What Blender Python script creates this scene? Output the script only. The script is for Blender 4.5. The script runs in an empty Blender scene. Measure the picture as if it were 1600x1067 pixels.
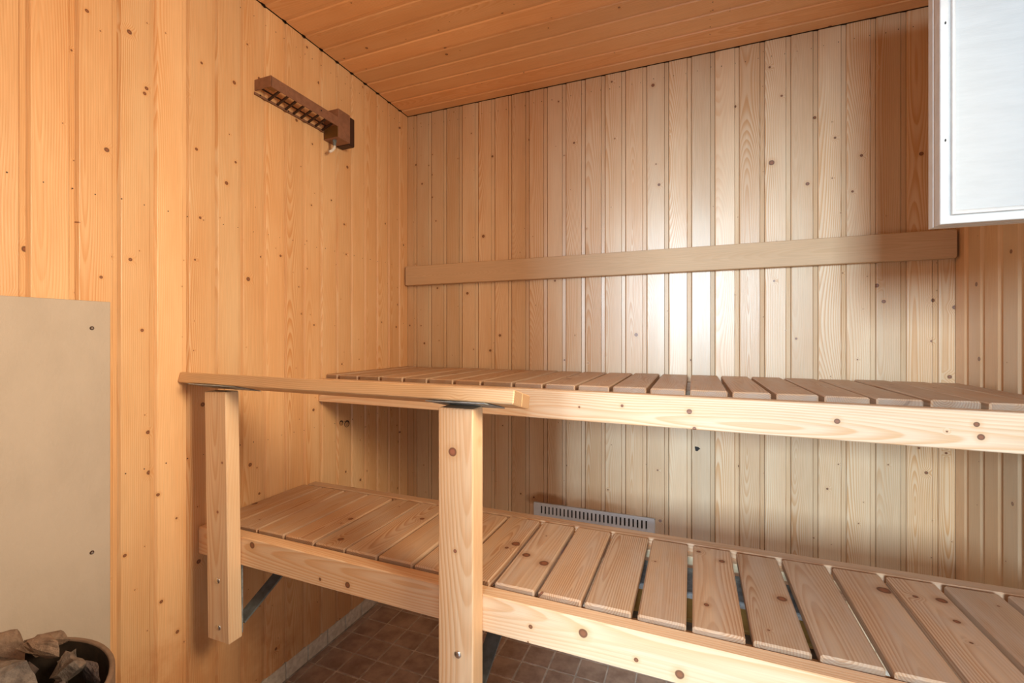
import bpy, bmesh, math, random
from mathutils import Vector, Matrix, noise as mnoise
from mathutils.geometry import intersect_point_line
random.seed(7)
S = bpy.context.scene
COL = S.collection

# ------------------------------------------------------------------ camera
XL, YB, XR, ZC, YF = -1.2368, 1.7909, 0.7428, 2.150, -0.30
cam = bpy.data.cameras.new('camera')
cam.lens = 36.0 * 711.0 / 1600.0
cam.sensor_width = 36.0
cam.sensor_fit = 'HORIZONTAL'
cam.shift_y = -6.0 / 1600.0
cam.clip_start = 0.02
co = bpy.data.objects.new('camera', cam)
COL.objects.link(co)
co.location = (0, 0, 1.1207)
co.rotation_euler = (math.radians(90), 0, math.radians(21.718))
S.camera = co

# ------------------------------------------------------------------ light
w = bpy.data.worlds.new('world')
S.world = w
w.use_nodes = True
bg = w.node_tree.nodes['Background']
bg.inputs['Color'].default_value = (0.93, 0.95, 1.0, 1)
bg.inputs['Strength'].default_value = 1.1


def area(name, loc, target, sx, sy, power, color):
    l = bpy.data.lights.new(name, 'AREA')
    l.shape = 'RECTANGLE'
    l.size, l.size_y = sx, sy
    l.energy = power
    l.color = color
    o = bpy.data.objects.new(name, l)
    COL.objects.link(o)
    o.location = loc
    d = Vector(target) - Vector(loc)
    o.rotation_euler = d.to_track_quat('-Z', 'Y').to_euler()
    return o


# bright daylight outside the doorway behind the camera
area('daylight_door', (-0.19, -3.0, 1.66), (-0.19, 0, 1.40), 0.72, 0.90, 215, (0.68, 0.87, 1.0))
# daylight in the small high window on the right
area('daylight_window', (0.87, 0.37, 1.63), (-1.2, 0.45, 1.15), 0.44, 0.56, 12.5, (1.0, 0.79, 0.52)).data.spread = math.radians(96)

S.view_settings.view_transform = 'Standard'
S.view_settings.look = 'None'
S.view_settings.gamma = 1.0
S.view_settings.use_curve_mapping = False
S.view_settings.exposure = 0.0


# ------------------------------------------------------------------ materials
class NT:
    def __init__(self, name):
        self.m = bpy.data.materials.new(name)
        self.m.use_nodes = True
        self.t = self.m.node_tree
        self.b = self.t.nodes['Principled BSDF']

    def n(self, typ, **kw):
        nd = self.t.nodes.new(typ)
        for k, v in kw.items():
            setattr(nd, k, v)
        return nd

    def link(self, a, b):
        self.t.links.new(a, b)

    def val(self, sock, v):
        if hasattr(v, 'is_linked') or hasattr(v, 'links'):
            self.link(v, sock)
        else:
            sock.default_value = v

    def math(self, op, a, b=0.0, c=None):
        nd = self.n('ShaderNodeMath', operation=op)
        self.val(nd.inputs[0], a)
        self.val(nd.inputs[1], b)
        if c is not None:
            self.val(nd.inputs[2], c)
        return nd.outputs[0]

    def mapr(self, v, a, b, c=0.0, d=1.0, smooth=True):
        nd = self.n('ShaderNodeMapRange')
        nd.interpolation_type = 'SMOOTHSTEP' if smooth else 'LINEAR'
        self.val(nd.inputs[0], v)
        self.val(nd.inputs[1], a)
        self.val(nd.inputs[2], b)
        self.val(nd.inputs[3], c)
        self.val(nd.inputs[4], d)
        return nd.outputs[0]

    def mix(self, f, a, b, mode='MIX'):
        nd = self.n('ShaderNodeMix', data_type='RGBA', blend_type=mode)
        self.val(nd.inputs[0], f)
        self.val(nd.inputs[6], a if not isinstance(a, tuple) else (*a, 1))
        self.val(nd.inputs[7], b if not isinstance(b, tuple) else (*b, 1))
        return nd.outputs[2]

    def comb(self, x, y, z):
        nd = self.n('ShaderNodeCombineXYZ')
        self.val(nd.inputs[0], x)
        self.val(nd.inputs[1], y)
        self.val(nd.inputs[2], z)
        return nd.outputs[0]

    def noise(self, vec, scale=1.0, detail=2.0, rough=0.5):
        nd = self.n('ShaderNodeTexNoise')
        self.link(vec, nd.inputs['Vector'])
        nd.inputs['Scale'].default_value = scale
        nd.inputs['Detail'].default_value = detail
        nd.inputs['Roughness'].default_value = rough
        return nd.outputs[0]


def wood(name, early, late, tint=(1, 1, 1), ring=0.0042, contrast=0.75, knots=0.45, knot_size=1.0,
         knot_col=(0.10, 0.030, 0.012), rough=0.36, spec=0.5, worn=0.0, worn_col=(0.42, 0.30, 0.23),
         stains=(), vary=0.20, bump=0.15, coat=0.0, marks=(), mscale=1.0):
    t = NT(name)
    tc = t.n('ShaderNodeTexCoord')
    sp = t.n('ShaderNodeSeparateXYZ')
    t.link(tc.outputs['Object'], sp.inputs[0])
    x, y, z = sp.outputs
    rnd = t.n('ShaderNodeObjectInfo').outputs['Random']
    r1 = t.math('MULTIPLY', rnd, 83.0)
    r2 = t.math('FRACT', t.math('MULTIPLY', rnd, 17.31))
    r3 = t.math('FRACT', t.math('MULTIPLY', rnd, 57.77))
    zz = t.math('ADD', z, r1)
    u = t.math('ADD', x, t.math('MULTIPLY', y, 0.85))
    uu = t.math('ADD', u, t.math('MULTIPLY', r2, 11.0))
    # knots
    kv = t.n('ShaderNodeTexVoronoi', voronoi_dimensions='2D', feature='F1')
    t.link(t.comb(uu, zz, 0.0), kv.inputs['Vector'])
    kv.inputs['Scale'].default_value = 9.5
    kd = t.math('DIVIDE', kv.outputs['Distance'], 9.5)
    ks = t.n('ShaderNodeSeparateColor')
    t.link(kv.outputs['Color'], ks.inputs[0])
    keep = t.math('LESS_THAN', ks.outputs[0], knots)
    krad = t.math('MULTIPLY_ADD', t.math('POWER', ks.outputs[1], 3.0), 0.0065 * knot_size, 0.0016 * knot_size)
    kmask = t.math('MULTIPLY', keep, t.mapr(t.math('DIVIDE', kd, krad), 0.75, 1.25, 1.0, 0.0))
    kcore = t.mapr(t.math('DIVIDE', kd, krad), 0.2, 0.8, 1.0, 0.0)
    halo = t.math('MULTIPLY', keep, t.mapr(kd, 0.0, t.math('MULTIPLY', krad, 4.5), 1.0, 0.0))
    # growth rings, flat sawn
    wv = t.comb(t.math('MULTIPLY', uu, 5.0), t.math('MULTIPLY', y, 5.0), t.math('MULTIPLY', zz, 1.3))
    n1 = t.noise(wv, 1.0, 2.0)
    n2 = t.noise(t.comb(t.math('MULTIPLY', uu, 0.6), r3, t.math('MULTIPLY', zz, 1.15)), 1.0, 1.0)
    px = t.math('ADD', x, t.math('MULTIPLY', t.math('SUBTRACT', r2, 0.5), 0.055))
    px = t.math('ADD', px, t.math('MULTIPLY', t.math('SUBTRACT', n1, 0.5), 0.024))
    dep = t.math('MULTIPLY_ADD', t.math('SUBTRACT', n2, 0.5), 0.16, t.math('MULTIPLY_ADD', r3, 0.03, 0.012))
    dep = t.math('ADD', dep, y)
    rad = t.math('SQRT', t.math('ADD', t.math('MULTIPLY', px, px), t.math('MULTIPLY', dep, dep)))
    rad = t.math('ADD', rad, t.math('MULTIPLY', halo, 0.010))
    fn = t.noise(t.comb(t.math('MULTIPLY', uu, 60.0), t.math('MULTIPLY', y, 60.0), t.math('MULTIPLY', zz, 5.0)), 1.0, 2.0)
    ph = t.math('FRACT', t.math('ADD', t.math('DIVIDE', rad, ring), t.math('MULTIPLY', fn, 0.35)))
    latew = t.math('MULTIPLY', t.mapr(ph, 0.15, 0.85, 0.0, 1.0), t.mapr(ph, 0.86, 1.0, 1.0, 0.0))
    vis = t.noise(t.comb(t.math('MULTIPLY', uu, 9.0), r2, t.math('MULTIPLY', zz, 0.9)), 1.0, 2.0)
    latew = t.math('MULTIPLY', latew, t.mapr(vis, 0.3, 0.7, contrast * 0.18, contrast))
    # fibres
    fib = t.noise(t.comb(t.math('MULTIPLY', uu, 420.0), t.math('MULTIPLY', y, 420.0), t.math('MULTIPLY', zz, 9.0)), 1.0, 2.0, 0.6)
    blot = t.noise(t.comb(t.math('MULTIPLY', uu, 14.0), y, t.math('MULTIPLY', zz, 3.0)), 1.0, 3.0, 0.55)
    c = t.mix(latew, early, late)
    c = t.mix(t.mapr(blot, 0.3, 0.75, 0.0, 0.35), c, late)
    br = t.math('ADD', t.mapr(fib, 0.2, 0.8, 0.90, 1.08, False),
                t.math('MULTIPLY', t.math('SUBTRACT', r3, 0.5), vary))
    c = t.mix(1.0, c, t.comb(br, br, br), 'MULTIPLY')
    # board to board hue
    hue = t.mix(r2, (1.04, 0.97, 0.90), (0.99, 1.01, 1.03))
    c = t.mix(1.0, c, hue, 'MULTIPLY')
    if tint != (1, 1, 1):
        c = t.mix(1.0, c, tint, 'MULTIPLY')
    if worn:
        wn = t.noise(t.comb(t.math('MULTIPLY', uu, 30.0), t.math('MULTIPLY', y, 30.0), t.math('MULTIPLY', zz, 6.0)), 1.0, 4.0, 0.65)
        c = t.mix(t.mapr(wn, 0.35, 0.75, 0.0, worn), c, worn_col)
    c = t.mix(t.math('MULTIPLY', halo, 0.35), c, late)
    kc = t.mix(kcore, knot_col, tuple(min(1, k * 2.6) for k in knot_col))
    c = t.mix(t.math('MULTIPLY', kmask, 0.92), c, kc)
    if marks:
        gp = t.n('ShaderNodeNewGeometry').outputs['Position']
        mm = None
        for (mx, my, mz, mr) in marks:
            vd = t.n('ShaderNodeVectorMath', operation='DISTANCE')
            t.link(gp, vd.inputs[0])
            vd.inputs[1].default_value = (mx, my, mz)
            q = t.math('DIVIDE', vd.outputs['Value'], mr * mscale)
            mm = q if mm is None else t.math('MINIMUM', mm, q)
        mq = t.math('ADD', mm, t.math('MULTIPLY', t.math('SUBTRACT', fn, 0.5), 0.5))
        c = t.mix(t.mapr(mq, 0.9, 2.6, 0.45, 0.0), c, late)
        c = t.mix(t.mapr(mq, 0.80, 1.05, 0.9, 0.0), c, t.mix(t.mapr(mq, 0.3, 0.9), tuple(min(1, k * 2.4) for k in knot_col), knot_col))
    if stains:
        gp = t.n('ShaderNodeNewGeometry').outputs['Position']
        gs = t.n('ShaderNodeSeparateXYZ')
        t.link(gp, gs.inputs[0])
        sn = t.noise(gp, 22.0, 4.0, 0.6)
        for (sx, sy, sz, rx, ry, rz, amt, colr) in stains:
            e = []
            for o, cc, rr in ((gs.outputs[0], sx, rx), (gs.outputs[1], sy, ry), (gs.outputs[2], sz, rz)):
                q = t.math('DIVIDE', t.math('SUBTRACT', o, cc), rr)
                e.append(t.math('MULTIPLY', q, q))
            dd = t.math('ADD', t.math('ADD', e[0], e[1]), e[2])
            dd = t.math('ADD', dd, t.math('MULTIPLY', t.math('SUBTRACT', sn, 0.5), 1.4))
            c = t.mix(t.mapr(dd, 0.1, 1.1, amt, 0.0), c, colr, 'MULTIPLY')
    # end grain is rougher and soaks up more, so it is greyer and darker
    ns = t.n('ShaderNodeSeparateXYZ')
    vt_ = t.n('ShaderNodeVectorTransform', vector_type='NORMAL', convert_from='WORLD', convert_to='OBJECT')
    t.link(t.n('ShaderNodeNewGeometry').outputs['Normal'], vt_.inputs[0])
    t.link(vt_.outputs[0], ns.inputs[0])
    c = t.mix(t.math('GREATER_THAN', t.math('ABSOLUTE', ns.outputs[2]), 0.85), c, t.mix(1.0, c, (0.62, 0.60, 0.60), 'MULTIPLY'))
    t.link(c, t.b.inputs['Base Color'])
    t.link(t.mapr(fib, 0.2, 0.8, rough - 0.05, rough + 0.10), t.b.inputs['Roughness'])
    t.b.inputs['Specular IOR Level'].default_value = spec
    t.b.inputs['Coat Weight'].default_value = coat
    t.b.inputs['Coat Roughness'].default_value = 0.31
    bm_ = t.n('ShaderNodeBump')
    bm_.inputs['Strength'].default_value = bump
    bm_.inputs['Distance'].default_value = 0.002
    t.link(t.math('ADD', fib, t.math('MULTIPLY', latew, 0.6)), bm_.inputs['Height'])
    t.link(bm_.outputs[0], t.b.inputs['Normal'])
    return t.m


def plain(name, col, rough=0.5, metal=0.0, nscale=0, namt=0.0, bump=0.0, bscale=200.0, spec=0.5, col2=None, stretch=(1, 1, 1)):
    t = NT(name)
    t.b.inputs['Roughness'].default_value = rough
    t.b.inputs['Metallic'].default_value = metal
    t.b.inputs['Specular IOR Level'].default_value = spec
    tc = t.n('ShaderNodeTexCoord')
    rnd = t.n('ShaderNodeObjectInfo').outputs['Random']
    va = t.n('ShaderNodeVectorMath', operation='MULTIPLY_ADD')
    t.link(tc.outputs['Object'], va.inputs[0])
    va.inputs[1].default_value = stretch
    t.link(t.comb(t.math('MULTIPLY', rnd, 31.0), 0.0, 0.0), va.inputs[2])
    if nscale:
        nn = t.noise(va.outputs[0], nscale, 4.0, 0.6)
        c2 = col2 or tuple(c * (1 - namt) for c in col)
        t.link(t.mix(t.mapr(nn, 0.3, 0.7, 0, 1), col, c2), t.b.inputs['Base Color'])
    else:
        t.b.inputs['Base Color'].default_value = (*col, 1)
    if bump:
        bn = t.noise(va.outputs[0], bscale, 3.0, 0.6)
        b = t.n('ShaderNodeBump')
        b.inputs['Strength'].default_value = bump
        b.inputs['Distance'].default_value = 0.003
        t.link(bn, b.inputs['Height'])
        t.link(b.outputs[0], t.b.inputs['Normal'])
    return t.m



# the larger knots of the real boards, where they sit in the room (x, y, z, radius)
KNOTS_POST = [(-0.4298, 0.7700, 0.9012, 0.0092), (-0.4242, 0.7700, 0.7115, 0.0039), (-1.0892, 0.7850, 0.8093, 0.0032), (-1.1054, 0.7850, 0.6844, 0.0035), (-0.3940, 0.8000, 0.9188, 0.0075)]
KNOTS_BEAM = [(-0.7261, 0.8181, 0.5615, 0.0087), (-0.8076, 0.8191, 0.5580, 0.0045), (-0.1851, 0.8119, 0.5855, 0.0098), (-0.2860, 0.8131, 0.5738, 0.0048), (-0.0918, 0.8108, 0.5632, 0.0044), (-0.0211, 0.8100, 0.5577, 0.0086), (-1.0309, 0.8216, 0.5982, 0.0097), (-0.0091, 1.2071, 0.9380, 0.0071), (0.0026, 1.2067, 0.8962, 0.0055), (-0.1730, 1.2124, 0.9424, 0.0050), (0.2947, 1.1972, 0.9366, 0.0071), (0.5267, 1.1897, 0.9472, 0.0064), (0.5334, 1.1895, 0.9222, 0.0070), (-0.2879, 1.2162, 0.9320, 0.0035)]
KNOTS_SLAT = [(-0.3568, 0.9832, 0.6215, 0.0118), (-0.3068, 0.9616, 0.6215, 0.0127), (0.1580, 1.0005, 0.6215, 0.0110), (0.3489, 1.1074, 0.6215, 0.0152), (0.4381, 1.1052, 0.6215, 0.0109), (0.0594, 1.1168, 0.6215, 0.0086), (-0.3986, 1.0259, 0.6215, 0.0124), (-0.8597, 1.1767, 0.6215, 0.0119), (-0.8755, 0.9989, 0.6215, 0.0088), (0.4306, 1.0330, 0.6215, 0.0068), (0.0231, 0.9243, 0.6215, 0.0060)]
KNOTS_BACK = [(0.2519, 1.7900, 1.7245, 0.0155), (0.3576, 1.7900, 1.6384, 0.0108), (0.5656, 1.7900, 1.2362, 0.0102), (-0.8476, 1.7900, 1.5613, 0.0111), (-0.1417, 1.7900, 2.0725, 0.0109), (0.6612, 1.7900, 1.6942, 0.0100), (-0.2026, 1.7900, 1.1317, 0.0110), (0.3242, 1.7900, 1.1174, 0.0065), (-0.7690, 1.7900, 1.1303, 0.0096), (0.6549, 1.7900, 0.7760, 0.0060)]
KNOTS_LEFT = [(-1.2368, 0.7258, 0.7298, 0.0064), (-1.2368, 0.9793, 0.7389, 0.0087), (-1.2368, 0.6545, 0.6103, 0.0060), (-1.2368, 0.7332, 0.4600, 0.0064), (-1.2368, 0.7712, 0.3619, 0.0066), (-1.2368, 0.6905, 1.1385, 0.0054), (-1.2368, 0.6086, 1.2567, 0.0050), (-1.2368, 0.6960, 1.7132, 0.0054), (-1.2368, 0.9046, 1.5616, 0.0073), (-1.2368, 0.8200, 1.6258, 0.0060), (-1.2368, 0.9280, 1.8604, 0.0074), (-1.2368, 0.5830, 1.8382, 0.0056)]
EARLY, LATE = (0.76, 0.60, 0.41), (0.62, 0.36, 0.165)
vent_stain = (-0.56, YB, 0.452, 0.10, 0.2, 0.035, 0.85, (0.50, 0.30, 0.16))
vent_stain2 = (-0.36, YB, 0.455, 0.16, 0.2, 0.030, 0.6, (0.72, 0.50, 0.32))
damp = (XL, 0.80, 0.10, 0.2, 0.36, 0.30, 0.55, (0.72, 0.48, 0.32))
damp2 = (XL, 1.40, 0.12, 0.2, 0.40, 0.16, 0.45, (0.78, 0.60, 0.46))
M_LEFT = wood('pine_left', (0.80, 0.535, 0.30), (0.66, 0.32, 0.12), stains=(damp, damp2), contrast=0.95, knots=0.6, knot_size=0.75, marks=KNOTS_LEFT, mscale=0.7)
M_BACK = wood('pine_back', EARLY, LATE, stains=(vent_stain, vent_stain2), contrast=1.0, knots=0.5, knot_size=0.75, coat=0.55, marks=KNOTS_BACK, mscale=0.6)
M_SIDE = wood('pine_side', (0.72, 0.54, 0.36), (0.62, 0.37, 0.18), contrast=0.4, knots=0.3, knot_size=0.8, coat=0.5)
M_CEIL = wood('pine_ceiling', (0.86, 0.51, 0.25), (0.72, 0.33, 0.115), contrast=0.6, knots=0.35, knot_size=0.8, rough=0.34, coat=0.3)
M_BEAM = wood('pine_beam', (0.86, 0.68, 0.49), (0.72, 0.41, 0.19), ring=0.0050, contrast=0.75, knots=0.12, knot_size=1.0, rough=0.42, vary=0.03, marks=KNOTS_BEAM, mscale=0.9)
M_POST = wood('pine_post', (0.84, 0.65, 0.45), (0.66, 0.37, 0.17), ring=0.0060, contrast=0.9, knots=0.12, knot_size=1.0, marks=KNOTS_POST, rough=0.45, vary=0.03, knot_col=(0.16, 0.05, 0.03))
M_SLAT = wood('slat_wood', (0.60, 0.43, 0.285), (0.40, 0.20, 0.095), ring=0.0042, contrast=1.0, knots=0.30, knot_size=1.3, marks=KNOTS_SLAT, mscale=0.85, rough=0.48, spec=0.5, worn=0.6, worn_col=(0.54, 0.43, 0.34), vary=0.22)
M_LEDGE = wood('ledge_wood', (0.88, 0.68, 0.45), (0.72, 0.45, 0.22), contrast=0.4, knots=0.15)
M_RAIL = wood('rail_wood', (0.74, 0.50, 0.28), (0.55, 0.29, 0.13), contrast=0.7, knots=0.2, rough=0.45, worn=0.2)
M_BREST = wood('backrest_wood', (0.66, 0.49, 0.32), (0.56, 0.37, 0.21), ring=0.003, contrast=0.5, knots=0.0, rough=0.6, spec=0.25, vary=0.0)
M_DARK = plain('dark_gap', (0.075, 0.035, 0.018), 0.9)
M_GALV = plain('galvanised_steel', (0.44, 0.50, 0.54), 0.42, 0.35, 60, 0.45)
M_DGALV = plain('weathered_galvanised_steel', (0.20, 0.23, 0.24), 0.5, 0.25, 40, 0.4)
M_BOLT = plain('zinc_bolt', (0.75, 0.76, 0.78), 0.22, 1.0)
M_YEL = plain('yellow_batten', (0.75, 0.50, 0.15), 0.6, nscale=30, namt=0.2)
M_BLUE = plain('blue_plastic', (0.02, 0.03, 0.45), 0.4)
M_TILE = plain('floor_tile', (0.34, 0.225, 0.17), 0.30, nscale=14, col2=(0.58, 0.42, 0.33), bump=0.12, bscale=60)
M_GROUT = plain('grout', (0.80, 0.70, 0.60), 0.9, nscale=30, namt=0.4, bump=0.2)
M_SKIRT = plain('skirting_tile', (0.78, 0.70, 0.58), 0.45, nscale=60, col2=(0.58, 0.50, 0.40), bump=0.2)
M_PANEL = plain('fibre_board', (0.50, 0.425, 0.355), 0.75, nscale=9, col2=(0.455, 0.385, 0.32), bump=0.35, bscale=170, stretch=(1, 1, 0.6))
M_PAINT = plain('white_paint', (0.60, 0.59, 0.565), 0.38, nscale=45, col2=(0.55, 0.535, 0.52), bump=0.3, bscale=70)
M_PAINTW = plain('white_panel_paint', (0.47, 0.47, 0.465), 0.4, nscale=12, col2=(0.44, 0.44, 0.435), bump=0.22, bscale=25, stretch=(1, 1, 6))
M_BROWN = plain('brown_metal', (0.30, 0.15, 0.095), 0.42, 0.2, 50, 0.25)
M_BROWND = plain('dark_brown_metal', (0.045, 0.020, 0.014), 0.5, 0.2)
M_BRASS = plain('brown_lacquer', (0.20, 0.10, 0.03), 0.35, 0.5)
M_CABLE = plain('white_plastic', (0.80, 0.77, 0.72), 0.5)
M_VENT = plain('vent_aluminium', (0.82, 0.88, 0.95), 0.42, 0.05, 40, 0.12)
M_BLACK = plain('black', (0.012, 0.010, 0.010), 0.7)
M_HEAT = plain('heater_enamel', (0.27, 0.185, 0.135), 0.5, 0.2, 60, 0.25, 0.1)
M_SOOT = plain('sooty_steel', (0.045, 0.030, 0.020), 0.7, 0.3, 40, 0.6, 0.3, 60)
M_STONE = [
    plain('stone_brown', (0.30, 0.205, 0.145), 0.85, nscale=45, col2=(0.16, 0.105, 0.075), bump=0.8, bscale=130),
    plain('stone_grey', (0.23, 0.185, 0.155), 0.85, nscale=60, col2=(0.10, 0.08, 0.07), bump=0.8, bscale=150),
    plain('stone_dark', (0.15, 0.11, 0.095), 0.8, nscale=50, col2=(0.06, 0.045, 0.045), bump=0.8, bscale=140),
]
M_NAIL = plain('nail_rust', (0.05, 0.025, 0.018), 0.6)
M_KNOTP = plain('knot_plug', (0.50, 0.27, 0.12), 0.5, nscale=200, namt=0.3)


# ------------------------------------------------------------------ helpers
def ob(name, me, mat=None, parent=None, mtx=None):
    o = bpy.data.objects.new(name, me)
    COL.objects.link(o)
    if mat and len(me.materials) == 0:
        me.materials.append(mat)
    if mtx is None:
        mtx = Matrix.Identity(4)
    if parent is not None:
        o.parent = parent
        pm = parent.get('_m')
        o.matrix_basis = base_matrix(parent).inverted() @ mtx
    else:
        o.matrix_basis = mtx
    return o


def base_matrix(o):
    m = o.matrix_basis.copy()
    p = o.parent
    while p is not None:
        m = p.matrix_basis @ m
        p = p.parent
    return m


def empty(name, loc, label=None, cat=None, group=None):
    o = bpy.data.objects.new(name, None)
    COL.objects.link(o)
    o.location = loc
    o.matrix_basis = Matrix.Translation(loc)
    o.empty_display_size = 0.1
    tag(o, label, cat, group)
    return o


def tag(o, label=None, cat=None, group=None, kind=None):
    if label:
        o['label'] = label
    if cat:
        o['category'] = cat
    if group:
        o['group'] = group
    if kind:
        o['kind'] = kind
    return o


def mesh(bm, name='m', smooth=False):
    bmesh.ops.recalc_face_normals(bm, faces=bm.faces)
    me = bpy.data.meshes.new(name)
    bm.to_mesh(me)
    bm.free()
    if smooth:
        for p in me.polygons:
            p.use_smooth = True
    return me


def add_box(bm, lo, hi):
    r = bmesh.ops.create_cube(bm, size=1.0)
    for v in r['verts']:
        for i in range(3):
            v.co[i] = lo[i] if v.co[i] < 0 else hi[i]
    return r['verts']


def box_mesh(sx, sy, sz, bevel=0.0, seg=1):
    """centred box; length along local z"""
    bm = bmesh.new()
    add_box(bm, (-sx / 2, -sy / 2, -sz / 2), (sx / 2, sy / 2, sz / 2))
    if bevel:
        bmesh.ops.bevel(bm, geom=bm.edges[:], offset=bevel, segments=seg, affect='EDGES', profile=0.6)
    return mesh(bm)


def frame_mtx(origin, x, y, z):
    m = Matrix((Vector(x), Vector(y), Vector(z))).transposed().to_4x4()
    m.translation = Vector(origin)
    return m


def beam(name, a, b, width, thick, mat, parent, up=(0, 0, 1), bevel=0.0015, seg=1):
    """box from point a to b (centre line). local z along a-b, local x across (the 'up' direction), y thickness"""
    a, b, up = Vector(a), Vector(b), Vector(up)
    zdir = (b - a).normalized()
    xdir = (up - up.dot(zdir) * zdir).normalized()
    ydir = zdir.cross(xdir)
    me = box_mesh(width, thick, (b - a).length, bevel, seg)
    return ob(name, me, mat, parent, frame_mtx((a + b) / 2, xdir, ydir, zdir))


def world_box(name, lo, hi, mat, parent=None, bevel=0.0, axis=2, seg=1):
    """axis aligned box whose local z is the given world axis (grain)"""
    lo, hi = Vector(lo), Vector(hi)
    c, s = (lo + hi) / 2, hi - lo
    ax = [Vector((1, 0, 0)), Vector((0, 1, 0)), Vector((0, 0, 1))]
    z = ax[axis]
    x = ax[(axis + 1) % 3]
    y = ax[(axis + 2) % 3]
    me = box_mesh(s[(axis + 1) % 3], s[(axis + 2) % 3], s[axis], bevel, seg)
    return ob(name, me, mat, parent, frame_mtx(c, x, y, z))


def cyl_bm(bm, r1, r2, h, seg, mtx=Matrix.Identity(4), cap=True):
    bmesh.ops.create_cone(bm, cap_ends=cap, segments=seg, radius1=r1, radius2=r2, depth=h, matrix=mtx)


def tube(bm, pts, r, seg=8):
    pts = [Vector(p) for p in pts]
    rings = []
    for i, p in enumerate(pts):
        d = (pts[min(i + 1, len(pts) - 1)] - pts[max(i - 1, 0)]).normalized()
        a = d.orthogonal().normalized() if i == 0 else (rings_a - rings_a.dot(d) * d).normalized()
        rings_a = a
        b = d.cross(a)
        rings.append([bm.verts.new(p + r * (math.cos(t) * a + math.sin(t) * b)) for t in
                      [2 * math.pi * k / seg for k in range(seg)]])
    for r0, r1 in zip(rings, rings[1:]):
        for k in range(seg):
            bm.faces.new((r0[k], r0[(k + 1) % seg], r1[(k + 1) % seg], r1[k]))
    bm.faces.new(rings[0][::-1])
    bm.faces.new(rings[-1])


# ------------------------------------------------------------------ board cladding
def profile(w, a=0.0, b=None, side=False):
    """tongue-and-groove section: joint slit, small bevel, face, sloped reveal. x across, +y into the wall"""
    b = w if b is None else b
    if side:
        g, c, r = 0.0005, 0.0022, 0.0190
        pts = [(g, 0.010), (g, 0.0030), (c, 0.0004), (c + 0.0015, 0.0), (w - r - 0.001, 0.0), (w - r, 0.0004), (w - r + 0.0004, 0.0006), (w - g, 0.0092), (w - g, 0.010)]
    else:
        g, c, r, dc, dr = (0.0005, 0.0058, 0.0110, 0.0074, 0.0024) if side is None else (0.0006, 0.0030, 0.0140, 0.0040, 0.0014)
        pts = [(g, 0.010), (g, dc), (c, 0.0004), (c + 0.0012, 0.0), (w - r - 0.001, 0.0), (w - r - 0.0001, 0.0052), (w - r + 0.0009, dr), (w - g, dr + 0.0018), (w - g, 0.010)]
    if a <= 0 and b >= w:
        return pts

    def yy(x):
        for (x0, y0), (x1, y1) in zip(pts[1:-1], pts[2:-1]):
            if x0 <= x <= x1:
                return y0 + (y1 - y0) * (x - x0) / max(x1 - x0, 1e-9)
        return pts[1][1]
    out = []
    lo, hi = max(a, g), min(b, w - g)
    out.append((lo, 0.010))
    out.append((lo, yy(lo)))
    out += [p for p in pts[2:-2] if lo + 1e-5 < p[0] < hi - 1e-5]
    out.append((hi, yy(hi)))
    out.append((hi, 0.010))
    return out


_cache = {}


def board_mesh(w, L, a=0.0, b=None, mat=None):
    key = (round(w, 5), round(L, 4), round(a, 4), None if b is None else round(b, 4), mat.name)
    if key in _cache:
        return _cache[key]
    bm = bmesh.new()
    p = profile(w, a, b, None if mat is M_LEFT else mat is M_SIDE)
    v0 = [bm.verts.new((x, y, 0)) for x, y in p]
    v1 = [bm.verts.new((x, y, L)) for x, y in p]
    n = len(p)
    for i in range(n):
        j = (i + 1) % n
        bm.faces.new((v0[i], v0[j], v1[j], v1[i]))
    bm.faces.new(v0)
    bm.faces.new(v1[::-1])
    me = mesh(bm, 'board')
    me.materials.append(mat)
    _cache[key] = me
    return me


def clad(parent, start, end, anchor, pitch, place, L, mat, holes=()):
    """rows of boards between start and end of a running coordinate s; place(s) -> 4x4 matrix at board start"""
    k = math.floor((start - anchor) / pitch)
    while anchor + k * pitch < end - 0.002:
        s = anchor + k * pitch
        a = max(0.0, start - s)
        b = min(pitch, end - s)
        if b - a > 0.004:
            segs = [(0.0, L)]
            for (h0, h1, z0, z1) in holes:
                if s + b > h0 and s + a < h1:
                    segs = [(0.0, z0), (z1, L)]
            for (z0, z1) in segs:
                if z1 - z0 < 0.01:
                    continue
                me = board_mesh(pitch, z1 - z0, a, b, mat)
                o = ob('board', me, None, parent, place(s) @ Matrix.Translation((0, 0, z0)))
        k += 1


def nails(parent, pts, normal, name='nail_heads'):
    bm = bmesh.new()
    q = Vector(normal).to_track_quat('Z', 'Y').to_matrix().to_4x4()
    for p in pts:
        r = random.uniform(0.0011, 0.0018)
        cyl_bm(bm, r, r * 0.8, 0.0010, 7, Matrix.Translation(p) @ q)
    o = ob(name, mesh(bm), M_NAIL, parent)
    o['kind'] = 'stuff'


# ------------------------------------------------------------------ SHELL
TH = 0.03
ZT = ZC
# backing walls (studs and felt behind the boards, seen only in the joints)
def slab(name, boxes, mat=M_DARK):
    bm = bmesh.new()
    for lo, hi in boxes:
        add_box(bm, lo, hi)
    o = ob(name, mesh(bm), mat)
    o['kind'] = 'structure'
    return o


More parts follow.
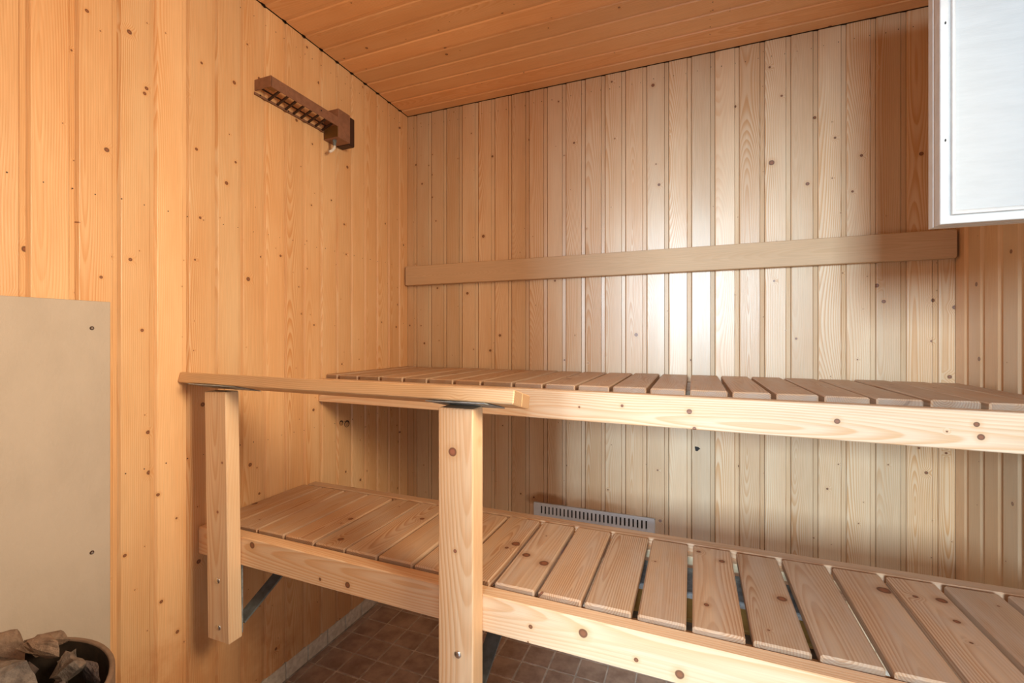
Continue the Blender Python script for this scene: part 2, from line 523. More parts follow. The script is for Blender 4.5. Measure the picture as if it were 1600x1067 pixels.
BD = 0.0095
wall_left = slab('wall_left', [((XL - 0.06, YF - 0.10, -0.02), (XL - BD, YB + 0.06, ZT + 0.05))])
wall_back = slab('wall_back', [((XL - 0.06, YB + BD, -0.02), (XR + 0.06, YB + 0.06, ZT + 0.05))])
WY0, WY1, WZ0, WZ1 = 0.16, 0.95, 1.29, 1.98
wall_right = slab('wall_right', [
    ((XR + BD, YF - 0.10, -0.02), (XR + 0.10, WY0, ZT + 0.05)),
    ((XR + BD, WY1, -0.02), (XR + 0.10, YB + 0.06, ZT + 0.05)),
    ((XR + BD, WY0, -0.02), (XR + 0.10, WY1, WZ0)),
    ((XR + BD, WY0, WZ1), (XR + 0.10, WY1, ZT + 0.05))])
DX0, DX1, DZ = -0.300, 0.66, 1.80
wall_front = slab('wall_front', [
    ((XL - 0.06, YF - 0.10, -0.02), (DX0, YF - BD, ZT + 0.05)),
    ((DX1, YF - 0.10, -0.02), (XR + 0.06, YF - BD, ZT + 0.05)),
    ((DX0, YF - 0.10, DZ), (DX1, YF - BD, ZT + 0.05))])
ceiling = slab('ceiling', [((XL - 0.06, YF - 0.10, ZC + BD), (XR + 0.10, YB + 0.06, ZC + 0.06))])

ZB = 0.0585   # foot of the boards, above the tiled skirting
HB = ZC - 0.0020 - ZB
clad(wall_left, YF, YB - 0.001, 0.4859, 0.0776,
     lambda s: frame_mtx((XL, s, ZB), (0, 1, 0), (-1, 0, 0), (0, 0, 1)), HB, M_LEFT)
clad(wall_back, XL + 0.0005, XR - 0.0005, -0.0069, 0.0788,
     lambda s: frame_mtx((s, YB, ZB), (1, 0, 0), (0, 1, 0), (0, 0, 1)), HB, M_BACK)
clad(wall_right, -(YB - 0.001), -YF, -1.7212 + 0.0, 0.0795,
     lambda s: frame_mtx((XR, -s, ZB), (0, -1, 0), (1, 0, 0), (0, 0, 1)), HB, M_SIDE,
     holes=((-WY1, -WY0, WZ0 - ZB, WZ1 - ZB),))
clad(wall_front, -XR, -XL, 0.02, 0.0785,
     lambda s: frame_mtx((-s, YF, ZB), (-1, 0, 0), (0, -1, 0), (0, 0, 1)), HB, M_SIDE,
     holes=((-DX1, -DX0, 0.0, DZ - ZB),))
clad(ceiling, YF, YB - 0.003, 1.0265, 0.0791,
     lambda s: frame_mtx((XL + 0.003, s, ZC), (0, 1, 0), (0, 0, 1), (1, 0, 0)), XR - XL - 0.006, M_CEIL)

# nail rows (two nails in each board at every batten)
pl = []
for z in (1.442, 0.804, 2.093):
    y = 0.02
    while y < YB - 0.03:
        pl.append((XL + 0.0003, y + random.uniform(-0.006, 0.006), z + random.uniform(-0.003, 0.003)))
        y += 0.0776 / 2 if z > 2 else 0.0776 / 1.6
nails(wall_left, pl, (1, 0, 0))
pl = []
for z in (2.094, 1.442, 0.804):
    x = XL + 0.03
    while x < XR - 0.02:
        pl.append((x + random.uniform(-0.006, 0.006), YB - 0.0003, z + random.uniform(-0.003, 0.003)))
        x += 0.0788 / 2 if z > 2 else 0.0788 * 0.9
nails(wall_back, pl, (0, -1, 0))
pl = []
y = 0.3
while y < YB - 0.03:
    pl.append((0.053 + random.uniform(-0.003, 0.003), y, ZC - 0.0003))
    y += 0.0395
nails(ceiling, pl, (0, 0, -1))

# knot hole in the back wall and two loose knots in the left wall
bm = bmesh.new()
vs = []
for k in range(11):
    a = 2 * math.pi * k / 11
    r = 0.0085 * (1 + 0.22 * math.sin(3 * a + 1) + 0.12 * math.cos(5 * a))
    vs.append((r * math.cos(a), r * math.sin(a)))
c0 = [bm.verts.new((0.013 + x, YB - 0.0006, 0.716 + z)) for x, z in vs]
c1 = [bm.verts.new((0.013 + x * 0.8, YB + 0.006, 0.716 + z * 0.8)) for x, z in vs]
for k in range(11):
    bm.faces.new((c0[k], c0[(k + 1) % 11], c1[(k + 1) % 11], c1[k]))
bm.faces.new(c0)
ob('knot_hole', mesh(bm), M_BLACK, wall_back)
for (y, z, r) in ((1.358, 0.797, 0.0085), (1.388, 0.789, 0.0115)):
    bm = bmesh.new()
    q = Vector((1, 0, 0)).to_track_quat('Z', 'Y').to_matrix().to_4x4()
    cyl_bm(bm, r * 1.18, r * 1.15, 0.0016, 18, Matrix.Translation((XL + 0.0006, y + 0.0015, z + 0.001)) @ q)
    rim = ob('knot_ring', mesh(bm), M_NAIL, wall_left)
    bm = bmesh.new()
    cyl_bm(bm, r, r * 0.7, 0.0040, 18, Matrix.Translation((XL + 0.0018, y, z - 0.001)) @ q)
    ob('knot_plug', mesh(bm, smooth=False), M_KNOTP, wall_left)

# floor
bm = bmesh.new()
add_box(bm, (XL - 0.06, YF - 0.10, -0.05), (XR + 0.10, YB + 0.06, -0.0014))
floor = ob('floor', mesh(bm), M_GROUT)
floor['kind'] = 'structure'
tp_x, tp_y = 0.0940, 0.0911


def tile_mesh(w_, h_):
    bm = bmesh.new()
    add_box(bm, (-w_ / 2, -h_ / 2, -0.006), (w_ / 2, h_ / 2, 0))
    bmesh.ops.bevel(bm, geom=[e for e in bm.edges if all(v.co.z > -0.001 for v in e.verts)], offset=0.0018, segments=1, affect='EDGES')
    me = mesh(bm)
    me.materials.append(M_TILE)
    return me


tm = tile_mesh(tp_x - 0.0040, tp_y - 0.0040)
edge_t = tile_mesh(0.0235, tp_y - 0.0032)
far = bmesh.new()
for i in range(-1, 22):
    for j in range(-13, 13):
        x0 = -1.209 + i * tp_x
        y0 = 1.476 + (j - 8) * tp_y
        if i == -1:
            cx = -1.209 - 0.0137
        else:
            cx = x0 + tp_x / 2
        cy = y0 + tp_y / 2
        if cx + tp_x / 2 > XR + 0.01 or cy + tp_y / 2 > YB + 0.02 or cy - tp_y / 2 < YF - 0.02:
            continue
        m = Matrix.Translation((cx, cy, random.uniform(-0.0004, 0.0004))) @ Matrix.Rotation(random.uniform(-0.006, 0.006), 4, 'Z')
        if i >= 0 and (cx > 0.25 or cy < 0.72):
            vs = [m @ Vector(c) for c in ((-.0453, -.0438, 0), (.0453, -.0438, 0), (.0453, .0438, 0), (-.0453, .0438, 0))]
            vb = [v - Vector((0, 0, 0.006)) for v in vs]
            t0 = [far.verts.new(v) for v in vs]
            t1 = [far.verts.new(v) for v in vb]
            far.faces.new(t0)
            for q in range(4):
                far.faces.new((t0[q], t0[(q + 1) % 4], t1[(q + 1) % 4], t1[q]))
        else:
            ob('tile', edge_t if i == -1 else tm, None, floor, m)
fo = ob('tile_field', mesh(far), M_TILE, floor)
fo['kind'] = 'stuff'

# tiled skirting under the cladding
for side, n0 in (('baseboard_left', 0), ('baseboard_back', 1), ('baseboard_right', 2)):
    bm = bmesh.new()
    if n0 == 0:
        add_box(bm, (XL - BD, YF, -0.001), (XL - 0.0075, YB, ZB - 0.001))
    elif n0 == 1:
        add_box(bm, (XL, YB + 0.0075, -0.001), (XR, YB + BD, ZB - 0.001))
    else:
        add_box(bm, (XR + 0.0075, YF, -0.001), (XR + BD, YB, ZB - 0.001))
    bs = ob(side, mesh(bm), M_DARK)
    bs['kind'] = 'structure'
    L = 0.0911
    me = box_mesh(0.0075, L - 0.003, ZB - 0.003, 0.0012)
    me.materials.append(M_SKIRT)
    me2 = box_mesh(L - 0.003, 0.0075, ZB - 0.003, 0.0012)
    me2.materials.append(M_SKIRT)
    if n0 in (0, 2):
        y = 1.474 + 3 * L - L / 2
        while y > YF + 0.05:
            xx = XL - 0.0037 if n0 == 0 else XR + 0.0037
            if y + L / 2 < YB + 0.004:
                ob('skirting_tile', me, None, bs, Matrix.Translation((xx, y, ZB / 2 + 0.0008)))
            y -= L
    else:
        x = XL + L / 2
        while x < XR - L / 2:
            ob('skirting_tile', me2, None, bs, Matrix.Translation((x, YB + 0.0037, ZB / 2 + 0.0008)))
            x += L

# door lining and window lining (behind and beside the camera)
d1 = slab('door_1', [((DX0 - 0.02, YF - 0.11, 0), (DX0, YF + 0.012, DZ + 0.02)), ((DX1, YF - 0.11, 0), (DX1 + 0.02, YF + 0.012, DZ + 0.02)),
                     ((DX0, YF - 0.11, DZ), (DX1, YF + 0.012, DZ + 0.02))], M_PAINT)
w1 = slab('window_1', [((XR - 0.006, WY0 - 0.02, WZ0 - 0.02), (XR + 0.11, WY0, WZ1 + 0.02)), ((XR - 0.006, WY1, WZ0 - 0.02), (XR + 0.11, WY1 + 0.02, WZ1 + 0.02)),
                       ((XR - 0.006, WY0, WZ0 - 0.02), (XR + 0.11, WY1, WZ0)), ((XR - 0.006, WY0, WZ1), (XR + 0.11, WY1, WZ1 + 0.02))], M_PAINT)

# ------------------------------------------------------------------ LOWER BENCH
lb = empty('sauna_bench', (-0.25, 1.0, 0.54), 'lower slatted pine sauna bench running out through the bottom right corner', 'bench')
zt, zb = 0.6130, 0.5405
fy = lambda x: 0.8240 - 0.0115 * (x - XL)          # front face of the front beam
x0, x1 = XL + 0.001, XR - 0.001
beam('front_beam', (x0, fy(x0) + 0.0165, (zt + zb) / 2), (x1, fy(x1) + 0.0165, (zt + zb) / 2), zt - zb, 0.033, M_BEAM, lb, bevel=0.002)
beam('back_beam', (x0, 1.2150, 0.5800), (x1, 1.2110, 0.5800), 0.072, 0.033, M_SLAT, lb, bevel=0.002)
beam('slat_ledge', (x0, fy(x0) + 0.048, 0.5860), (x1, fy(x1) + 0.048, 0.5860), 0.024, 0.030, M_LEDGE, lb)
beam('slat_ledge', (x0, 1.1835, 0.5880), (x1, 1.1800, 0.5880), 0.020, 0.030, M_LEDGE, lb)
low = [(-1.235, -1.152), (-1.147, -1.058), (-1.053, -0.963), (-0.958, -0.865), (-0.859, -0.768), (-0.763, -0.674), (-0.668, -0.577),
       (-0.571, -0.483), (-0.475, -0.388), (-0.377, -0.292), (-0.283, -0.197), (-0.190, -0.1045), (-0.094, -0.012), (-0.001, 0.081),
       (0.0925, 0.175), (0.1855, 0.269), (0.280, 0.3635), (0.3745, 0.4570), (0.469, 0.5540), (0.5655, 0.6480), (0.6595, 0.7400)]
for (a, b) in low:
    xm = (a + b) / 2
    ya, yb = fy(xm) + 0.0350, 1.1795 - 0.002 * (xm - XL)
    zz = 0.6215 + random.uniform(-0.0012, 0.0012)
    me = box_mesh(b - a, 0.0215, yb - ya, 0.0032)
    o = ob('slat', me, M_SLAT, lb, frame_mtx((xm, (ya + yb) / 2, zz - 0.01075), (1, 0, 0), (0, 0, -1), (0, 1, 0)) @ Matrix.Rotation(random.uniform(-0.004, 0.004), 4, 'Y'))
# galvanised carriers and the yellow packing under the slats
for (ya, yb, m_, nm) in ((0.874, 0.938, M_GALV, 'steel_carrier'), (1.046, 1.160, M_GALV, 'steel_carrier'), (0.948, 1.024, M_YEL, 'packing_batten')):
    world_box(nm, (-0.155, ya, 0.560), (0.245, yb, 0.575), m_, lb, 0.002, axis=0)
world_box('blue_clip', (-0.300, 1.080, 0.585), (-0.280, 1.105, 0.600), M_BLUE, lb, 0.002)

# brackets under the lower bench, carrying it on the posts
def bracket(xc, ypost, ztop, zlow, parent, s=1.0):
    world_box('bracket_arm', (xc - 0.016, ypost, ztop - 0.004), (xc + 0.016, 1.19, ztop), M_GALV, parent)
    world_box('bracket_leg', (xc - 0.016, ypost, zlow - 0.02), (xc + 0.016, ypost + 0.004, ztop - 0.004), M_GALV, parent)
    beam('bracket_strut', (xc, ypost + 0.008, zlow + 0.002), (xc, 1.10, ztop - 0.006), 0.034, 0.005, M_DGALV, parent, up=(1, 0, 0), bevel=0)


bracket(-1.090, 0.826, 0.5395, 0.385, lb)
bracket(-0.420, 0.818, 0.5395, 0.375, lb)

# ------------------------------------------------------------------ UPPER BENCH
ub = empty('sauna_bench', (-0.25, 1.5, 0.90), 'upper slatted pine sauna bench below the long backrest board', 'bench')
uf = lambda x: 1.2470 - 0.0325 * (x - XL)
ubk = lambda x: 1.7860 - 0.0325 * (x - XL)
zt2, zb2 = 0.9742, 0.8940
beam('front_beam', (x0, uf(x0) + 0.0175, (zt2 + zb2) / 2), (x1, uf(x1) + 0.0175, (zt2 + zb2) / 2), zt2 - zb2, 0.035, M_BEAM, ub, bevel=0.002)
beam('back_beam', (x0, ubk(x0) - 0.022, 0.930), (x1, ubk(x1) - 0.022, 0.930), 0.070, 0.033, M_SLAT, ub)
beam('slat_ledge', (x0, uf(x0) + 0.053, 0.9545), (x1, uf(x1) + 0.053, 0.9545), 0.025, 0.034, M_LEDGE, ub)
gaps = [-1.180, -1.088, -0.993, -0.896, -0.800, -0.702, -0.603, -0.498, -0.402, -0.3045, -0.2085, -0.1105, -0.0130, 0.0845, 0.1785, 0.2745, 0.3705, 0.4640, 0.5570, 0.6520]
edges = [-1.240] + gaps + [0.727]
for i in range(len(edges) - 1):
    g = 0.0055 if i else 0.002
    a, b = edges[i] + g, edges[i + 1] - 0.0055
    xm = (a + b) / 2
    ya, yb = uf(xm) + 0.037, ubk(xm) - 0.001
    # module is turned with its front beam
    me = box_mesh(b - a, 0.0205, yb - ya, 0.0032)
    rot = Matrix.Rotation(math.radians(-1.0), 4, 'Z')
    ob('slat', me, M_SLAT, ub, frame_mtx((xm, (ya + yb) / 2, 0.9880 - 0.01025 + random.uniform(-0.001, 0.001)), (1, 0, 0), (0, 0, -1), (0, 1, 0)))
world_box('steel_carrier', (-0.055, 1.27, 0.955), (0.035, 1.46, 0.962), M_GALV, ub, 0.001, axis=1)
# wall battens that carry the bench at both ends
world_box('end_batten', (XL + 0.001, 1.30, 0.900), (XL + 0.030, 1.70, 0.965), M_LEDGE, ub, 0.0015, axis=1)
world_box('end_batten', (XR - 0.030, 1.25, 0.900), (XR - 0.001, 1.65, 0.965), M_LEDGE, ub, 0.0015, axis=1)

# ------------------------------------------------------------------ HANDRAIL AND POSTS
hr = empty('bench_handrail', (-0.75, 0.80, 0.36), 'pine handrail on two posts fixed to the front of the lower bench', 'handrail')
ang = math.radians(-14.0)
wdir = Vector((0, math.cos(ang), math.sin(ang)))
tdir = Vector((0, -math.sin(ang), math.cos(ang)))
# front bottom edge of the rail: left end, right end
A = Vector((XL + 0.001, 0.771, 1.0060))
B = Vector((-0.3020, 0.764, 1.0000))
rail_dir = (B - A).normalized()
for k in range(2):
    off = wdir * (0.0440 * k + 0.0218) + tdir * 0.0135
    beam('rail_lamella', A + off, B + off, 0.0436, 0.0270, M_RAIL, hr, up=wdir, bevel=0.0020)
def post(xa, xb, yf, zlow, ztop, lean, th):
    c = Vector(((xa + xb) / 2, yf + th / 2, (zlow + ztop) / 2))
    a = Vector((c.x + lean / 2, c.y, zlow))
    b = Vector((c.x - lean / 2, c.y, ztop))
    return beam('post', a, b, xb - xa, th, M_POST, hr, up=(1, 0, 0), bevel=0.0022)
p1 = post(-1.1480, -1.0705, 0.785, 0.361, 0.985, 0.013, 0.036)
p2 = post(-0.4615, -0.3860, 0.770, 0.361, 0.985, 0.0, 0.044)
# nail plates between posts and rail
def plate(xc, yc, ln, zc0, name='nail_plate'):
    bm = bmesh.new()
    add_box(bm, (-ln / 2, -0.040, -0.0010), (ln / 2, 0.040, 0.0010))
    rr = Matrix.Rotation(ang, 4, 'X') @ Matrix.Rotation(random.choice((-1, 1)) * 0.10, 4, 'Z')
    return ob(name, mesh(bm), M_GALV, hr, Matrix.Translation((xc, yc, zc0)) @ rr)
plate(-1.108, 0.806, 0.150, 0.9940)
plate(-0.418, 0.800, 0.135, 0.9890)
for (bx, bz, by) in ((-1.105, 0.513, 0.785), (-1.1015, 0.397, 0.785), (-0.4185, 0.5150, 0.770), (-0.4240, 0.398, 0.770)):
    bm = bmesh.new()
    bmesh.ops.create_uvsphere(bm, u_segments=16, v_segments=8, radius=0.0078)
    for v in bm.verts:
        v.co.y *= 0.42
        if v.co.y > 0:
            v.co.y = 0.0005
    ob('bolt_head', mesh(bm, smooth=True), M_BOLT, hr, Matrix.Translation((bx, by, bz)))

# ------------------------------------------------------------------ BACKREST BOARD
bm = bmesh.new()
bx0, bx1, bz0, bz1 = XL + 0.006, 0.7365, 1.3605, 1.4475
hw, hl, rc = (bz1 - bz0) / 2, (bx1 - bx0) / 2, 0.006
pts = []
for (cx, cz, a0) in ((hw - rc, hl - rc, 0), (-hw + rc, hl - rc, 90), (-hw + rc, -hl + rc, 180), (hw - rc, -hl + rc, 270)):
    for k in range(4):
        a = math.radians(a0 + 30 * k)
        pts.append((cx + rc * math.cos(a), cz + rc * math.sin(a)))
f0 = [bm.verts.new((x, -0.0140, z)) for x, z in pts]
f1 = [bm.verts.new((x, 0.0140, z)) for x, z in pts]
bm.faces.new(f0)
bm.faces.new(f1[::-1])
for k in range(len(pts)):
    bm.faces.new((f0[k], f0[(k + 1) % len(pts)], f1[(k + 1) % len(pts)], f1[k]))
bmesh.ops.recalc_face_normals(bm, faces=bm.faces)
bmesh.ops.bevel(bm, geom=[e for e in bm.edges if abs(e.verts[0].co.y - e.verts[1].co.y) < 1e-6], offset=0.002, segments=1, affect='EDGES')
brd = ob('backrest_board', mesh(bm), M_BREST, None, frame_mtx(((bx0 + bx1) / 2, 1.7760, (bz0 + bz1) / 2), (0, 0, 1), (0, 1, 0), (-1, 0, 0)))
tag(brd, 'long plain brown backrest board fixed across the back wall above the upper bench', 'board')

# ------------------------------------------------------------------ VENT GRILLE
vt = empty('vent_grille', (-0.373, 1.785, 0.37), 'long grey metal vent grille low on the back wall', 'vent')
vx0, vx1, vz0, vz1 = -0.6125, -0.1345, 0.366, 0.4402
yv0, yv1 = 1.7840, 1.7905
sz0, sz1 = 0.3975, 0.4285
ns = 27
pit = (-0.165 + 0.580) / (ns - 1)
bm = bmesh.new()
add_box(bm, (vx0, yv0, sz1), (vx1, yv1, vz1))
add_box(bm, (vx0, yv0, vz0), (vx1, yv1, sz0))
xs = [-0.580 + k * pit for k in range(ns)]
sw = 0.0030
prev = vx0
for x in xs:
    add_box(bm, (prev, yv0, sz0), (x - sw, yv1, sz1))
    prev = x + sw
add_box(bm, (prev, yv0, sz0), (vx1, yv1, sz1))
ob('grille_face', mesh(bm), M_VENT, vt)
bm = bmesh.new()
for lo, hi in (((vx0 - 0.001, yv0 - 0.0015, vz1 - 0.003), (vx1 + 0.001, yv1, vz1 + 0.001)), ((vx0 - 0.001, yv0 - 0.0015, vz0), (vx0 + 0.002, yv1, vz1)),
               ((vx1 - 0.002, yv0 - 0.0015, vz0), (vx1 + 0.001, yv1, vz1))):
    add_box(bm, lo, hi)
ob('grille_rim', mesh(bm), M_VENT, vt)
world_box('grille_back', (vx0 + 0.02, yv1 - 0.0012, sz0 - 0.003), (vx1 - 0.02, yv1 - 0.0004, sz1 + 0.003), M_BLACK, vt)

# ------------------------------------------------------------------ WALL FIXTURE (brown slatted arm with junction box)
lf = empty('wall_fixture', (XL, 1.15, 1.86), 'brown metal wall fixture with slatted arm, junction box and white cable stub', 'wall fixture')
xw, xf = XL + 0.0005, -1.168
world_box('front_plate', (xf - 0.003, 0.994, 1.8690), (xf, 1.272, 1.9020), M_BROWN, lf, 0.0006, axis=1)
world_box('back_plate', (xw, 0.991, 1.8575), (xw + 0.003, 1.272, 1.8660), M_BROWN, lf, 0.0006, axis=1)
world_box('bottom_lip', (xw, 0.991, 1.8575), (xw + 0.006, 1.272, 1.8595), M_BROWN, lf, 0, axis=1)
world_box('end_plate', (xw, 0.993, 1.8700), (xf, 0.996, 1.9020), M_BROWN, lf)
world_box('end_tab', (xf - 0.022, 0.997, 1.8700), (xf - 0.003, 1.020, 1.8715), M_BRASS, lf)
for k in range(8):
    y = 1.030 + k * 0.0315
    beam('rung', (xw + 0.003, y + 0.010, 1.863), (xf - 0.003, y, 1.876), 0.0055, 0.0055, M_BROWND, lf, bevel=0)
beam('inner_wire', (xf - 0.014, 0.998, 1.880), (xf - 0.014, 1.27, 1.880), 0.0035, 0.0035, M_BROWND, lf, bevel=0)
beam('inner_wire', (xw + 0.016, 0.998, 1.878), (xw + 0.016, 1.27, 1.878), 0.0035, 0.0035, M_BROWND, lf, bevel=0)
world_box('junction_box', (xw, 1.271, 1.8315), (xf, 1.3300, 1.9340), M_BROWN, lf, 0.0012)
world_box('box_cover', (xw, 1.3302, 1.8300), (xf - 0.008, 1.3650, 1.9360), M_BROWND, lf, 0.004)
world_box('box_end', (xw + 0.006, 1.2685, 1.8340), (xf - 0.002, 1.2712, 1.8750), M_BRASS, lf, 0.0006)
for (y, z) in ((1.2870, 1.8800),):
    pass
for (y, z, x) in ((1.010, 1.863, xw + 0.004), (1.115, 1.863, xw + 0.004), (1.19, 1.888, xf + 0.0005)):
    bm = bmesh.new()
    bmesh.ops.create_uvsphere(bm, u_segments=8, v_segments=6, radius=0.0025, matrix=Matrix.Translation((x, y, z)))
    ob('fixing_screw', mesh(bm, smooth=True), M_BROWND, lf)
bm = bmesh.new()
cyl_bm(bm, 0.0055, 0.0055, 0.022, 12, Matrix.Translation((-1.200, 1.286, 1.8215)))
cyl_bm(bm, 0.0072, 0.0072, 0.008, 6, Matrix.Translation((-1.200, 1.286, 1.8275)))
ob('cable_gland', mesh(bm), M_DGALV, lf)
bm = bmesh.new()
tube(bm, [(-1.200, 1.286, 1.814), (-1.200, 1.2845, 1.803), (-1.201, 1.279, 1.794), (-1.202, 1.271, 1.787), (-1.203, 1.264, 1.783)], 0.0050, 10)
cb = ob('cable_stub', mesh(bm, smooth=True), M_CABLE, lf)
cb['label'] = 'short bent white cable stub'

# ------------------------------------------------------------------ HEAT SHIELD PANEL
hp = empty('heat_shield', (XL, 0.2, 0.33), 'pale grey fibre board heat shield screwed to the left wall behind the heater', 'panel')
world_box('fibre_sheet', (XL + 0.0015, -0.18, 0.02), (XL + 0.0100, 0.6215, 1.2015), M_PANEL, hp, 0.0012)
for z in (1.1415, 0.649, 0.16):
    for y in (0.5870, 0.02):
        bm = bmesh.new()
        q = Vector((1, 0, 0)).to_track_quat('Z', 'Y').to_matrix().to_4x4()
        cyl_bm(bm, 0.0044, 0.0036, 0.0018, 14, Matrix.Translation((XL + 0.0108, y, z)) @ q)
        sc = ob('screw', mesh(bm), M_NAIL, hp)
        bm = bmesh.new()
        cyl_bm(bm, 0.0024, 0.0016, 0.0012, 10, Matrix.Translation((XL + 0.0121, y, z)) @ q)
        ob('screw_head', mesh(bm), M_BOLT, sc)

# ------------------------------------------------------------------ HEATER WITH STONES
HC, HR, HZ = Vector((-1.000, 0.295, 0)), 0.195, 0.570
sh = empty('sauna_heater', (HC.x, HC.y, 0), 'round brown metal sauna heater against the grey heat shield', 'heater')
bm = bmesh.new()
prof = [(HR - 0.016, 0.05), (HR, 0.055), (HR, HZ - 0.003), (HR - 0.0015, HZ), (HR - 0.0065, HZ), (HR - 0.008, HZ - 0.003), (HR - 0.008, 0.38), (0.02, 0.38)]
N = 64
rings = [[bm.verts.new((HC.x + r * math.cos(2 * math.pi * k / N), HC.y + r * math.sin(2 * math.pi * k / N), z)) for k in range(N)] for r, z in prof]
for a, b in zip(rings, rings[1:]):
    for k in range(N):
        bm.faces.new((a[k], a[(k + 1) % N], b[(k + 1) % N], b[k]))
bm.faces.new(rings[-1])
bm.faces.new(rings[0][::-1])
me = mesh(bm, smooth=True)
me.materials.append(M_HEAT)
me.materials.append(M_SOOT)
for p in me.polygons:
    if len(p.vertices) == 4:
        c = p.center
        rr = math.hypot(c.x - HC.x, c.y - HC.y)
        if rr < HR - 0.0075:
            p.material_index = 1
    else:
        p.material_index = 1
    p.use_smooth = False if len(p.vertices) > 4 else True
o_ = ob('casing', me, None, sh)
for k in range(4):
    a = math.radians(45 + 90 * k)
    bm = bmesh.new()
    cyl_bm(bm, 0.012, 0.012, 0.052, 10, Matrix.Translation((HC.x + 0.14 * math.cos(a), HC.y + 0.14 * math.sin(a), 0.026)))
    ob('foot', mesh(bm), M_SOOT, sh)


def stone_mesh(seed, sx, sy, sz):
    """angular broken rock: hull of random points, edges chipped by noise"""
    rnd = random.Random(seed)
    bm = bmesh.new()
    for _ in range(11):
        v = Vector((rnd.gauss(0, 1), rnd.gauss(0, 1), rnd.gauss(0, 1))).normalized()
        v = Vector((v.x * sx / 2, v.y * sy / 2, v.z * sz / 2)) * rnd.uniform(0.90, 1.22)
        bm.verts.new(v)
    r = bmesh.ops.convex_hull(bm, input=bm.verts)
    bmesh.ops.delete(bm, geom=[g for g in r['geom_interior'] if isinstance(g, bmesh.types.BMVert)], context='VERTS')
    bmesh.ops.subdivide_edges(bm, edges=bm.edges[:], cuts=3, use_grid_fill=True)
    s_ = min(sx, sy, sz)
    for v in bm.verts:
        n = mnoise.noise_vector(v.co * (1.3 / s_) + Vector((seed, 0, 0)))
        n2 = mnoise.noise_vector(v.co * (4.0 / s_) + Vector((0, seed, 0)))
        v.co += n * s_ * 0.13 + n2 * s_ * 0.045
    bmesh.ops.triangulate(bm, faces=bm.faces[:])
    return mesh(bm)


# a bed of smaller stones below the ones that can be told apart
bm = bmesh.new()
rnd = random.Random(5)
for k in range(120):
    a, r = rnd.uniform(0, 2 * math.pi), 0.165 * math.sqrt(rnd.random())
    x, y = HC.x + r * math.cos(a), HC.y + r * math.sin(a)
    top = 0.530 if (y > 0.43 and x > -1.03) or r > 0.15 else 0.585
    z = rnd.uniform(0.50, top - 0.015)
    s = rnd.uniform(0.035, 0.055)
    mm = Matrix.Translation((x, y, z)) @ Matrix.Rotation(rnd.uniform(0, 6), 4, Vector((rnd.random(), rnd.random(), rnd.random() + 0.1)).normalized())
    r_ = bmesh.ops.create_icosphere(bm, subdivisions=1, radius=s / 2, matrix=mm @ Matrix.Diagonal((1, rnd.uniform(0.6, 1), rnd.uniform(0.5, 0.8), 1)))
    for v in r_['verts']:
        v.co += Vector((rnd.uniform(-1, 1), rnd.uniform(-1, 1), rnd.uniform(-1, 1))) * s * 0.10
bed = ob('stone_bed', mesh(bm), M_STONE[2], sh)
bed['kind'] = 'stuff'
stones = [
    # x, y, z, sx, sy, sz, mat, seed, rot, label
    (-1.084, 0.398, 0.588, 0.084, 0.044, 0.076, 0, 11, (0.1, 0.1, 0.35), 'tall peaked brown stone at the back left of the heater'),
    (-1.066, 0.443, 0.580, 0.076, 0.030, 0.050, 0, 12, (0.1, -0.25, 0.35), 'long reddish brown stone with a raised tip beside the dark gap in the heater'),
    (-0.990, 0.404, 0.606, 0.084, 0.050, 0.046, 0, 71, (0.25, 0.1, 0.4), 'tan stone with a flat top lying highest on the heater pile'),
    (-0.934, 0.343, 0.612, 0.104, 0.056, 0.084, 1, 44, (0.1, 0.15, 0.3), 'largest rough grey stone at the front left of the heater pile'),
    (-1.040, 0.463, 0.545, 0.038, 0.022, 0.034, 1, 15, (0.1, 0.3, 0.3), 'smallest olive brown stone wedged beneath the raised tip of a longer one'),
    (-0.976, 0.434, 0.568, 0.074, 0.036, 0.064, 1, 36, (0.2, -0.5, 0.2), 'wedge shaped grey brown stone beside the dark gap'),
    (-0.942, 0.450, 0.550, 0.062, 0.026, 0.054, 2, 17, (0.1, -0.1, -0.15), 'dark stone with a pale top against the heater rim'),
    (-0.912, 0.394, 0.570, 0.070, 0.034, 0.040, 2, 18, (0.0, 0.1, 0.2), 'dull purple grey stone at the bottom edge of the photo'),
]
for (x, y, z, sx, sy, sz, mi, sd, rt, lab) in stones:
    me = stone_mesh(sd, sx, sy, sz)
    rm = Matrix.Rotation(rt[0], 4, 'X') @ Matrix.Rotation(rt[1], 4, 'Y') @ Matrix.Rotation(rt[2], 4, 'Z')
    s = ob('sauna_stone', me, M_STONE[mi], None, Matrix.Translation((x, y, z)) @ rm)
    tag(s, lab, 'stone', 'loose stones in the sauna heater')

# ------------------------------------------------------------------ OPEN CASEMENT
cy, cb_, ct = 0.954, 1.3066, 1.965
CX0, CX1, CT = 0.3765, 0.7330, 0.038
cs = empty('open_casement', (CX1, cy, cb_), 'white painted wooden casement with a plain white panel, standing open at the upper right', 'casement')
R0 = Matrix.Translation((CX0, cy, cb_)) @ Matrix.Rotation(math.radians(1.2), 4, 'Z')
W_, H_ = CX1 - CX0, ct - cb_
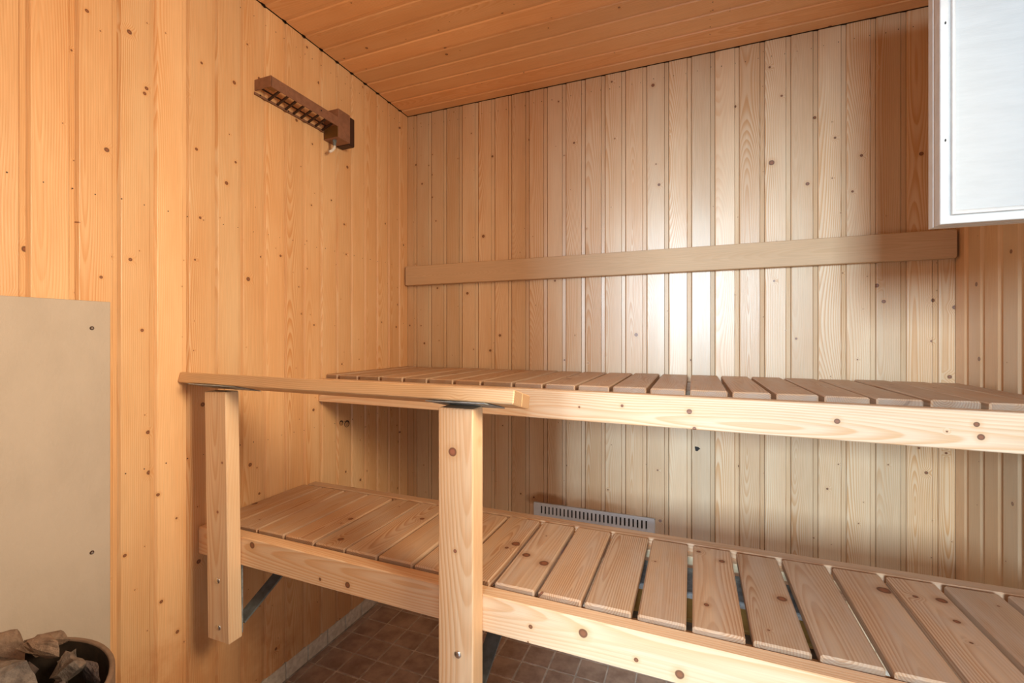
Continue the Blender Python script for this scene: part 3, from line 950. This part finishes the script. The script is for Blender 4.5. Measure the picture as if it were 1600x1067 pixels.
# section: (u across from outer edge inwards, v depth from front face)
sec = [(0.0, CT), (0.0, CT * 0.62), (0.0012, CT * 0.58), (0.0012, CT * 0.50), (0.0, CT * 0.46), (0.0, 0.001), (0.001, 0.0), (0.0125, 0.0), (0.0135, 0.0012), (0.0145, -0.0035), (0.0170, -0.0035),
       (0.0178, 0.000), (0.0205, 0.002), (0.0235, 0.0075), (0.0235, CT)]


def member(corner_a, corner_b, inward, name):
    """extrude the section between two corners with mitred ends, in casement plane coordinates (x,z)"""
    bm = bmesh.new()
    a, b, inn = Vector(corner_a), Vector(corner_b), Vector(inward)
    d = (b - a).normalized()
    va, vb = [], []
    for (u, v) in sec:
        pa = a + inn * u + d * u
        pb = b + inn * u - d * u
        va.append(bm.verts.new((pa.x, v, pa.y)))
        vb.append(bm.verts.new((pb.x, v, pb.y)))
    n = len(sec)
    for i in range(n):
        j = (i + 1) % n
        bm.faces.new((va[i], va[j], vb[j], vb[i]))
    bm.faces.new(va)
    bm.faces.new(vb[::-1])
    return ob(name, mesh(bm), M_PAINT, cs, R0)


member((0, 0), (0, H_), (1, 0), 'stile')
member((W_, 0), (W_, H_), (-1, 0), 'stile')
member((0, 0), (W_, 0), (0, 1), 'rail')
member((0, H_), (W_, H_), (0, -1), 'rail')
bm = bmesh.new()
add_box(bm, (0.0225, 0.0062, 0.0225), (W_ - 0.0225, 0.0140, H_ - 0.0225))
pn = ob('panel', mesh(bm), M_PAINTW, cs, R0)
for (zz_) in (1.675, 1.634, 1.442):
    bm = bmesh.new()
    q = Vector((0, -1, 0)).to_track_quat('Z', 'Y').to_matrix().to_4x4()
    cyl_bm(bm, 0.0014, 0.0014, 0.0008, 6, Matrix.Translation((0.0068, -0.0002, zz_ - cb_ + 0.0015)) @ q @ Matrix.Diagonal((0.8, 1.8, 1, 1)))
    ob('screw_hole', mesh(bm), M_BLACK, cs, R0)
# two hinges on the wall side
for z in (0.08, H_ - 0.10):
    bm = bmesh.new()
    cyl_bm(bm, 0.005, 0.005, 0.06, 10, Matrix.Translation((W_ + 0.004, CT, z)))
    ob('hinge', mesh(bm), M_PAINT, cs, R0)
